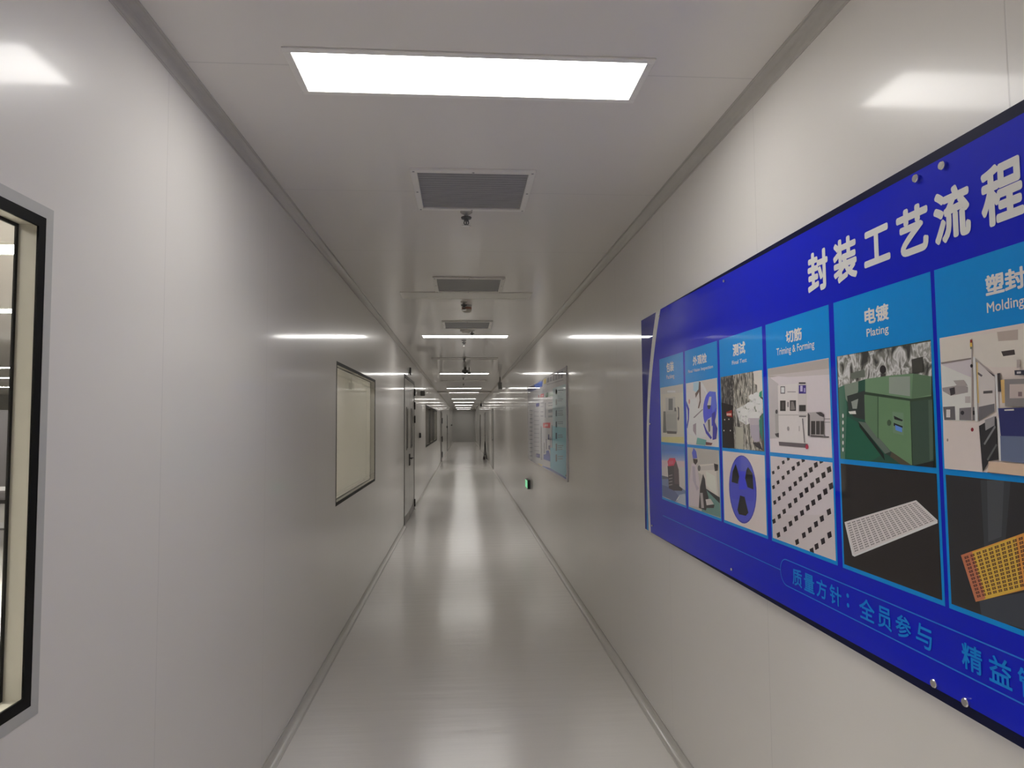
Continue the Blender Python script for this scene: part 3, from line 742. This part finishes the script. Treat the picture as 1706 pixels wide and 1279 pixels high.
p.dot(540, 740, 70, 58, (214, 206, 212)); p.px([(470, 770), (610, 770), (600, 860), (480, 860)], (160, 152, 160))
p.px([(480, 860), (600, 860), (610, 1080), (540, 1090), (490, 1000)], (150, 142, 156)); p.px([(510, 1090), (610, 1100), (650, 1200), (560, 1150)], (44, 40, 50))
p.px([(600, 800), (650, 700), (650, 1080), (610, 950)], (40, 110, 96)); p.px([(605, 430), (640, 400), (640, 490), (600, 480)], (50, 130, 100)); fin(p, 2)
# card 3 bottom: blue component reel
p = pic(2, False, (190, 180, 178), (1200, 740), 7.99)
p.dot(300, 600, 182, 455, (62, 62, 150), 36, -.05); p.dot(300, 595, 172, 440, (70, 76, 172), 36, -.05)
p.px([(180, 340), (445, 385), (470, 560), (440, 760), (150, 720), (128, 520)], (66, 70, 170)); p.px([(250, 355), (340, 360), (350, 600), (250, 600)], (58, 62, 190))
p.px([(205, 260), (230, 340), (252, 430), (235, 525), (152, 500), (165, 360)], (32, 32, 36)); p.px([(370, 300), (430, 390), (442, 600), (365, 570), (332, 450), (350, 340)], (32, 32, 36))
p.px([(265, 680), (325, 700), (375, 910), (340, 950), (250, 930), (230, 870)], (32, 32, 34)); fin(p, 2)
# card 4 top: white trimming machine
p = pic(3, True, (186, 178, 182), (1270, 590), 7.11)
p.px([(60, 170), (790, 50), (790, 170), (520, 200), (70, 280)], (158, 150, 146)); p.px([(70, 250), (800, 170), (800, 240), (300, 270)], (172, 164, 164))
p.px([(70, 260), (190, 350), (200, 1000), (80, 1010)], (166, 160, 162)); p.px([(80, 1000), (820, 960), (820, 1240), (90, 1170)], (190, 182, 186))
p.px([(150, 680), (190, 640), (195, 990), (160, 970)], (150, 146, 146)); p.px([(150, 940), (200, 930), (200, 985), (165, 975)], (60, 56, 60)); p.dot(170, 680, 14, 26, (64, 60, 64))
p.px([(185, 370), (530, 335), (545, 1060), (200, 1040)], (190, 184, 184)); p.px([(420, 350), (530, 335), (530, 700), (425, 700)], (178, 172, 172))
p.rect(435, 332, 515, 352, (60, 56, 60)); p.rect(435, 365, 520, 466, (56, 40, 116)); p.rect(452, 372, 480, 440, (170, 160, 200)); p.rect(495, 400, 512, 450, (140, 130, 180))
p.rect(218, 380, 272, 466, (74, 70, 74)); p.rect(226, 390, 264, 455, (198, 192, 192)); p.rect(300, 440, 400, 450, (130, 124, 126))
p.rect(214, 548, 280, 672, (48, 44, 46)); p.rect(330, 545, 402, 670, (48, 44, 46)); p.px([(345, 560), (372, 560), (395, 655), (340, 660)], (110, 104, 104)); p.rect(238, 570, 262, 650, (72, 66, 68)); p.rect(300, 565, 318, 625, (120, 114, 116))
p.rect(440, 600, 520, 674, (48, 46, 48)); p.rect(440, 728, 525, 742, (92, 88, 90)); p.px([(188, 716), (540, 716), (540, 722), (188, 722)], (140, 134, 134))
p.px([(475, 760), (488, 760), (510, 1045), (500, 1045)], (104, 98, 102)); p.dot(312, 880, 14, 26, (130, 124, 126)); p.rect(438, 850, 448, 910, (150, 144, 144))
p.px([(200, 1035), (545, 1060), (540, 1110), (205, 1080)], (86, 78, 84)); p.dot(535, 1095, 18, 30, (150, 44, 66))
p.px([(545, 690), (690, 680), (740, 710), (740, 960), (800, 985), (790, 990), (545, 970)], (150, 144, 146)); p.px([(640, 690), (700, 684), (742, 718), (735, 745), (690, 730)], (52, 48, 52))
p.px([(545, 690), (572, 720), (572, 970), (545, 960)], (56, 52, 56)); p.rect(585, 790, 635, 950, (50, 46, 48)); p.rect(645, 790, 690, 950, (50, 46, 48)); p.rect(698, 790, 738, 950, (50, 46, 48))
p.px([(580, 955), (800, 972), (800, 988), (580, 975)], (74, 68, 72)); p.rect(742, 760, 815, 770, (130, 124, 126)); p.rect(742, 800, 815, 808, (130, 124, 126)); fin(p, 3)
# card 4 bottom: rows of small black chips on a pale sheet
p = pic(3, False, (182, 174, 178), (1280, 740), 4.0)
p.px([(20, 470), (460, 470), (460, 800), (20, 640)], (178, 170, 172))
rows = [[(33,188),(67,155),(100,120),(133,95)], [(35,285),(65,253),(99,222),(133,187),(167,160),(200,130),(232,103)],
 [(43,387),(73,360),(104,330),(145,295),(180,262),(214,230),(249,203),(283,170),(317,137),(352,108)],
 [(38,512),(73,480),(106,447),(144,408),(182,373),(220,338),(255,305),(293,272),(330,240),(368,205),(405,168)],
 [(68,603),(112,565),(148,528),(186,493),(225,457),(263,422),(300,388),(341,352),(380,315),(418,278)],
 [(192,650),(237,605),(277,570),(318,532),(357,495),(404,450)], [(290,710),(322,680),(364,645),(408,603)]]
for k, rw in enumerate(rows):
    for i, (x, y) in enumerate(rw):
        a, b = 9.5+k*.9+i*.45, 12+k*1.5+i*.5
        p.px([(x-a, y-b*.55), (x+a*.6, y-b*1.15), (x+a, y+b*.55), (x-a*.5, y+b*1.15)], (38, 32, 36), False)
p.k += 1; fin(p, 3)
# card 5 top: green plating line
p = pic(4, True, (52, 62, 56), (1280, 500), 4.263)
p.px([(490, 400), (1160, 290), (1160, 540), (860, 560), (690, 590), (500, 640)], ink_noise('print_plant_hall', [(.36, (40, 40, 38)), (.46, (110, 110, 104)), (.54, (196, 198, 192)), (.62, (120, 120, 114)), (.72, (214, 214, 210))], 32, 24, 3))
p.px([(500, 620), (690, 560), (690, 860), (650, 880), (830, 1090), (1000, 1180), (520, 1140)], (40, 74, 62)); p.px([(520, 800), (640, 870), (820, 1090), (700, 1160), (530, 1135)], (34, 84, 66))
p.px([(500, 620), (545, 600), (560, 760), (545, 1130), (515, 1130)], (64, 100, 84)); p.px([(540, 600), (640, 575), (640, 640), (600, 780), (550, 700)], (112, 124, 112))
p.px([(560, 680), (690, 640), (690, 850), (610, 830), (570, 780)], (50, 56, 54)); p.px([(570, 790), (620, 785), (625, 808), (580, 808)], (190, 192, 186)); p.px([(590, 720), (640, 700), (630, 770), (600, 770)], (130, 136, 130))
p.px([(640, 860), (700, 870), (870, 1075), (830, 1090)], (88, 100, 92)); p.px([(640, 860), (820, 1090), (830, 1140), (650, 900)], (30, 40, 36))
p.px([(585, 520), (685, 490), (690, 545), (590, 560)], (92, 98, 90)); p.dot(815, 492, 22, 30, (40, 38, 40)); p.rect(800, 520, 835, 545, (60, 58, 58))
p.px([(690, 560), (860, 535), (1030, 520), (1160, 540), (1160, 680), (1020, 710), (690, 660)], (100, 128, 100)); p.px([(1030, 520), (1150, 540), (1160, 670), (1020, 700)], (84, 108, 84))
p.px([(1020, 420), (1100, 400), (1105, 510), (1025, 520)], (62, 62, 58)); p.px([(860, 545), (1010, 540), (1010, 682), (860, 662)], (132, 142, 132)); p.px([(690, 650), (1020, 700), (1160, 680), (1165, 700), (1020, 720), (690, 670)], (50, 66, 52))
p.px([(685, 670), (1010, 715), (1025, 1170), (1000, 1165), (870, 1070), (690, 860)], (92, 122, 90)); p.px([(690, 670), (780, 684), (780, 980), (690, 860)], (86, 114, 86)); p.px([(778, 684), (786, 685), (786, 985), (778, 978)], (62, 84, 64))
p.px([(1015, 720), (1170, 700), (1180, 1140), (1030, 1175)], (54, 72, 62)); p.px([(1140, 710), (1168, 705), (1175, 1130), (1150, 1140)], (70, 88, 76))
p.px([(885, 790), (965, 800), (965, 960), (890, 940)], (100, 126, 102)); p.px([(895, 820), (960, 850), (955, 860), (900, 845)], (40, 44, 44)); p.px([(895, 870), (960, 895), (955, 912), (895, 890)], (34, 36, 40)); p.px([(905, 885), (955, 905), (955, 938), (908, 922)], (86, 124, 190)); p.dot(862, 870, 14, 22, (62, 80, 62))
p.px([(880, 1075), (1020, 1170), (960, 1175), (870, 1110)], (74, 70, 58)); p.px([(1030, 1175), (1180, 1140), (1185, 1200), (1000, 1190)], (32, 34, 32))
for k in range(6): p.dot(535, 820+48*k, 6, 16, (184, 196, 184), 8, 0, False)
p.k += 1; fin(p, 4)
# card 5 bottom: silver lead frame
p = pic(4, False, (40, 37, 37), (1280, 740), 4.0)
p.px([(508, 518), (985, 372), (1128, 505), (1128, 525), (575, 748), (560, 740)], (196, 190, 190)); p.px([(512, 520), (985, 376), (1120, 508), (572, 738)], (188, 182, 182))
q = [(520, 524), (984, 384), (1112, 508), (572, 722)]
p.grid(q, 15, 13, .66, .42, (84, 80, 80)); fin(p, 4)
# card 6 top: white moulding machine hall
p = pic(5, True, (190, 180, 174), (1556, 520), 4.568)
p.px([(55, 210), (900, 100), (900, 400), (480, 420), (50, 380)], (194, 184, 176)); p.px([(480, 150), (640, 130), (640, 210), (490, 220)], (160, 148, 140)); p.px([(512, 298), (612, 284), (618, 322), (528, 335)], (66, 60, 58))
p.px([(60, 385), (290, 350), (300, 500), (60, 410)], (178, 172, 176)); p.px([(60, 400), (290, 500), (290, 830), (70, 820)], (196, 190, 186))
p.px([(70, 720), (160, 715), (165, 820), (80, 820)], (90, 88, 90)); p.rect(95, 740, 125, 800, (190, 186, 184)); p.px([(195, 730), (330, 720), (330, 825), (195, 820)], (110, 106, 110)); p.dot(218, 765, 14, 16, (50, 48, 52)); p.dot(305, 765, 14, 16, (50, 48, 52))
p.px([(65, 575), (160, 560), (210, 540), (260, 570), (260, 610), (130, 635), (70, 600)], (140, 134, 134)); p.px([(120, 580), (160, 570), (165, 620), (130, 635)], (62, 58, 60)); p.px([(150, 520), (230, 515), (260, 560), (180, 560)], (150, 144, 142)); p.rect(240, 640, 280, 690, (166, 160, 158))
p.px([(55, 382), (295, 345), (295, 356), (60, 394)], (120, 112, 110)); p.px([(315, 345), (470, 480), (470, 500), (315, 370)], (150, 142, 140)); p.px([(380, 420), (470, 485), (440, 485), (375, 432)], (54, 50, 50))
p.px([(340, 380), (470, 500), (470, 750), (345, 830)], (180, 174, 172)); p.px([(345, 720), (465, 695), (465, 755), (345, 830)], (96, 94, 98)); p.px([(340, 455), (375, 480), (365, 492), (335, 470)], (90, 84, 84)); p.px([(380, 600), (450, 595), (450, 615), (380, 620)], (80, 76, 76))
p.px([(288, 200), (296, 200), (300, 820), (288, 820)], (150, 142, 140)); p.px([(300, 340), (320, 340), (340, 830), (318, 830)], (206, 198, 194)); p.px([(328, 380), (336, 380), (348, 690), (338, 690)], (190, 166, 110)); p.px([(470, 470), (486, 480), (520, 1130), (500, 1130)], (206, 198, 194))
p.rect(280, 208, 296, 232, (120, 44, 34)); p.rect(280, 232, 296, 262, (226, 160, 80)); p.rect(282, 262, 294, 280, (90, 96, 84)); p.dot(292, 408, 10, 14, (44, 40, 42))
p.px([(75, 825), (345, 835), (375, 1200), (385, 1228), (85, 1205)], (190, 180, 176)); p.px([(345, 835), (490, 765), (500, 800), (350, 870)], (186, 178, 176)); p.dot(298, 893, 11, 15, (120, 40, 50)); p.dot(110, 972, 6, 12, (120, 112, 112))
p.px([(350, 865), (480, 790), (500, 1120), (430, 1130), (380, 1215), (362, 1010)], (44, 44, 46)); p.px([(385, 1000), (470, 860), (478, 875), (395, 1010)], (110, 112, 112)); p.px([(410, 1120), (480, 1000), (490, 1010), (420, 1130)], (90, 92, 92)); p.px([(395, 820), (470, 790), (470, 860), (400, 900)], (130, 128, 130))
p.px([(490, 465), (512, 462), (520, 605), (496, 605)], (58, 54, 56)); p.px([(515, 515), (545, 512), (548, 690), (528, 690)], (190, 158, 104)); p.px([(545, 510), (900, 500), (900, 720), (550, 715)], (120, 116, 116)); p.px([(585, 548), (900, 540), (900, 650), (585, 655)], (172, 160, 156)); p.rect(650, 605, 680, 640, (120, 104, 106))
p.px([(622, 442), (900, 434), (900, 475), (625, 478)], (46, 46, 58)); p.px([(640, 452), (672, 450), (672, 466), (640, 468)], (170, 166, 168)); p.px([(640, 362), (664, 360), (664, 420), (640, 424)], (160, 150, 146))
p.px([(498, 730), (900, 720), (900, 960), (520, 950)], (44, 48, 96)); p.px([(515, 940), (900, 950), (900, 1170), (520, 1130)], (92, 102, 128)); p.px([(545, 740), (620, 735), (620, 748), (548, 750)], (190, 186, 180))
p.px([(425, 1135), (900, 1170), (900, 1300), (420, 1215)], (188, 166, 146)); p.px([(420, 1215), (900, 1270), (900, 1310), (400, 1230)], (110, 84, 76)); fin(p, 5)
# card 6 bottom: golden lead frame on a dark ground
p = pic(5, False, (44, 44, 46), (1570, 780), 4.568)
p.px([(290, 90), (520, 90), (480, 560), (320, 620)], (54, 56, 60)); p.px([(340, 90), (470, 90), (450, 520), (350, 560)], (66, 69, 73)); p.px([(280, 1000), (900, 900), (900, 1300), (300, 1130)], (56, 60, 68))
p.px([(142, 660), (620, 492), (1100, 330), (1100, 800), (620, 925), (255, 1015)], (196, 132, 62)); p.px([(230, 640), (560, 520), (600, 920), (320, 1000)], (202, 156, 66)); p.px([(142, 660), (225, 632), (330, 990), (255, 1015)], (168, 104, 78))
q = [(158, 672), (1080, 350), (1080, 790), (262, 990)]
p.grid(q, 20, 12, .66, .62, (72, 44, 42)); fin(p, 5)

# studs that hold the acrylic sheets
def stud(y, z, rad, mat):
    mb = MB()
    mb.lathe((XP, y, z), [(rad*.9, -.0005), (rad, .002), (rad, .006), (rad*.85, .008)], 20, (-1, 0, 0))
    mb.bar((XP+.012, y, z), (XR-.0015, y, z), rad*.7, 12)
    obj('standoff_stud', rel(mb), mat, poster)
for y, z in ((1.430, .548), (1.346, .545), (1.442, -.580), (1.349, -.583)): stud(y, PZ+z, .0095, M_CHROME)
for y, z in ((2.56, .552), (2.56, -.571), (3.437, .551), (3.655, -.569), (3.655, -.013), (.25, .55), (.25, -.58)): stud(y, PZ+z, .0055, M_STEEL)

# ------------------------------------------------------------------ the second board farther along the right wall
XB = XR - .014
bz0, bz1 = PZ-.598, PZ+.572
by0, by1 = 6.73, 10.82
B0 = (XR, 8.8, bz0)
board = thing('notice_board', 'white and pale blue notice board with red and blue blocks on the right wall', 'notice board', B0)
def relb(mb): mb.v = [(a-B0[0], b-B0[1], c-B0[2]) for a, b, c in mb.v]; return mb
obj('board_sheet', relb(MB().box(XB+.0004, XR-.0015, by0, by1, bz0, bz1)), ink(172, 172, 178), board, 0)
obj('board_edge', relb(MB().ring_x(XB-.001, XB+.0004, by0, by1, bz0, bz1, .008)), plain('acrylic_edge_mauve', (.48, .44, .45), .3), board)
def bprint(name, shapes):
    p = Print(XB-.0002, by0+.02, by1-.02, bz0+.02, bz1-.02, (172, 172, 178), (870, 600), 6.4)
    p.mb = MB(); p.k = 0
    for kind, a, c in shapes:
        if kind == 'p': p.px(a, c)
        else: p.rect(*a, c)
    for i in range(len(p.mb.v)): pass
    return p.done(name, board, B0)
bprint('tinted_column', [('p', [(325, 300), (470, 250), (470, 1250), (320, 1160)], (160, 182, 200)), ('p', [(322, 700), (470, 720), (470, 1250), (318, 1160)], (126, 176, 202)), ('p', [(300, 930), (470, 960), (470, 1250), (300, 1150)], (112, 168, 202))])
bprint('blue_header', [('p', [(0, 280), (222, 180), (215, 282), (100, 330), (0, 380)], (52, 62, 140)), ('p', [(105, 232), (220, 182), (212, 275), (150, 300)], (30, 88, 200)), ('p', [(0, 290), (105, 235), (140, 300), (0, 375)], (44, 48, 110))])
bprint('yellow_stripe', [('p', [(230, 180), (258, 168), (252, 250), (228, 255)], (190, 170, 90))])
tb = []
for k in range(6): tb.append(('p', [(265+k*29, 190-k*14+ (k % 2)*6), (288+k*29, 180-k*14), (288+k*29, 232-k*9), (265+k*29, 238-k*9)], (112, 110, 122)))
tb.append(('p', [(262, 258), (440, 205), (440, 212), (262, 264)], (120, 118, 128)))
bprint('heading_block', tb)
bprint('red_tab', [('p', [(196, 362), (230, 355), (228, 392), (194, 396)], (198, 70, 84)), ('p', [(206, 372), (220, 369), (218, 384), (205, 386)], (214, 170, 176)), ('p', [(174, 372), (182, 370), (181, 396), (173, 398)], (170, 90, 96))])
bprint('green_tab', [('p', [(250, 350), (275, 345), (273, 392), (250, 394)], (50, 104, 88)), ('p', [(278, 345), (330, 335), (328, 385), (276, 392)], (160, 182, 176))])
bprint('red_block', [('p', [(222, 668), (300, 664), (298, 722), (222, 718)], (206, 74, 84)), ('p', [(240, 682), (275, 680), (274, 706), (240, 704)], (226, 150, 154))])
bprint('blue_chart', [('p', [(228, 1005), (255, 1000), (256, 965), (284, 960), (296, 1010), (300, 1080), (228, 1055)], (62, 84, 162)), ('p', [(278, 910), (300, 905), (300, 955), (280, 950)], (84, 92, 120)), ('p', [(276, 790), (290, 790), (288, 845), (275, 845)], (92, 96, 132))])
bprint('navy_square', [('p', [(146, 460), (182, 455), (182, 492), (146, 496)], (66, 68, 140))])
bprint('navy_square', [('p', [(150, 995), (188, 1002), (188, 1045), (150, 1030)], (62, 70, 140))])
tl = []
for x in (352,):
    for y, h in ((310, 50), (415, 62), (535, 62), (655, 60), (775, 64), (890, 76), (1005, 74)): tl.append(('p', [(x+4, y), (x+20, y-3), (x+20, y+h), (x+4, y+h)], (84, 98, 108)))
for y in (318, 340, 412, 430, 538, 560, 580, 655, 672, 795, 815, 908, 928, 948, 1022, 1048): tl.append(('p', [(380, y), (432+(y*7) % 17-8, y-3), (432+(y*7) % 17-8, y+6), (380, y+8)], (112, 126, 136)))
bprint('list_lines', tl)
tl = []
for y in (450, 480, 530, 545, 590, 600): tl.append(('p', [(278, y), (322, y-4), (322, y+8), (278, y+12)], (118, 126, 134)))
for y in (452, 490, 545, 590): tl.append(('p', [(196, y), (226, y-2), (226, y+9), (196, y+10)], (138, 138, 146)))
for y in range(545, 1000, 46): tl.append(('p', [(128, y), (180, y+2), (180, y+9), (128, y+7)], (146, 146, 152)))
for y in range(530, 1060, 44): tl.append(('p', [(80, y), (110, y+1), (110, y+10), (80, y+9)], (128, 130, 138)))
bprint('printed_text', tl)
for q in ([(243, 455), (250, 453), (248, 612), (242, 612)], [(200, 700), (205, 700), (207, 1060), (202, 1060)], [(314, 690), (321, 690), (320, 1100), (313, 1100)],
          [(297, 820), (302, 820), (303, 1130), (298, 1130)], [(232, 880), (238, 880), (240, 990), (234, 990)], [(252, 840), (260, 840), (262, 950), (254, 950)]):
    bprint('column_rule', [('p', q, (90, 96, 112))])
bprint('blue_footer', [('p', [(215, 1125), (300, 1150), (470, 1245), (470, 1279), (220, 1150)], (62, 82, 146)), ('p', [(170, 1098), (212, 1112), (212, 1140), (165, 1115)], (186, 174, 120))])
mb = MB()
for y, z in ((by0+.06, bz1-.06), (by0+.06, bz0+.06), (by1-.06, bz1-.06), (by1-.06, bz0+.06), (8.75, bz1-.03)):
    mb.lathe((XB-.001, y, z), [(.010, 0), (.009, .006)], 14, (-1, 0, 0))
obj('fixing_studs', relb(mb), M_STEEL, board)
bpy.context.view_layer.update()
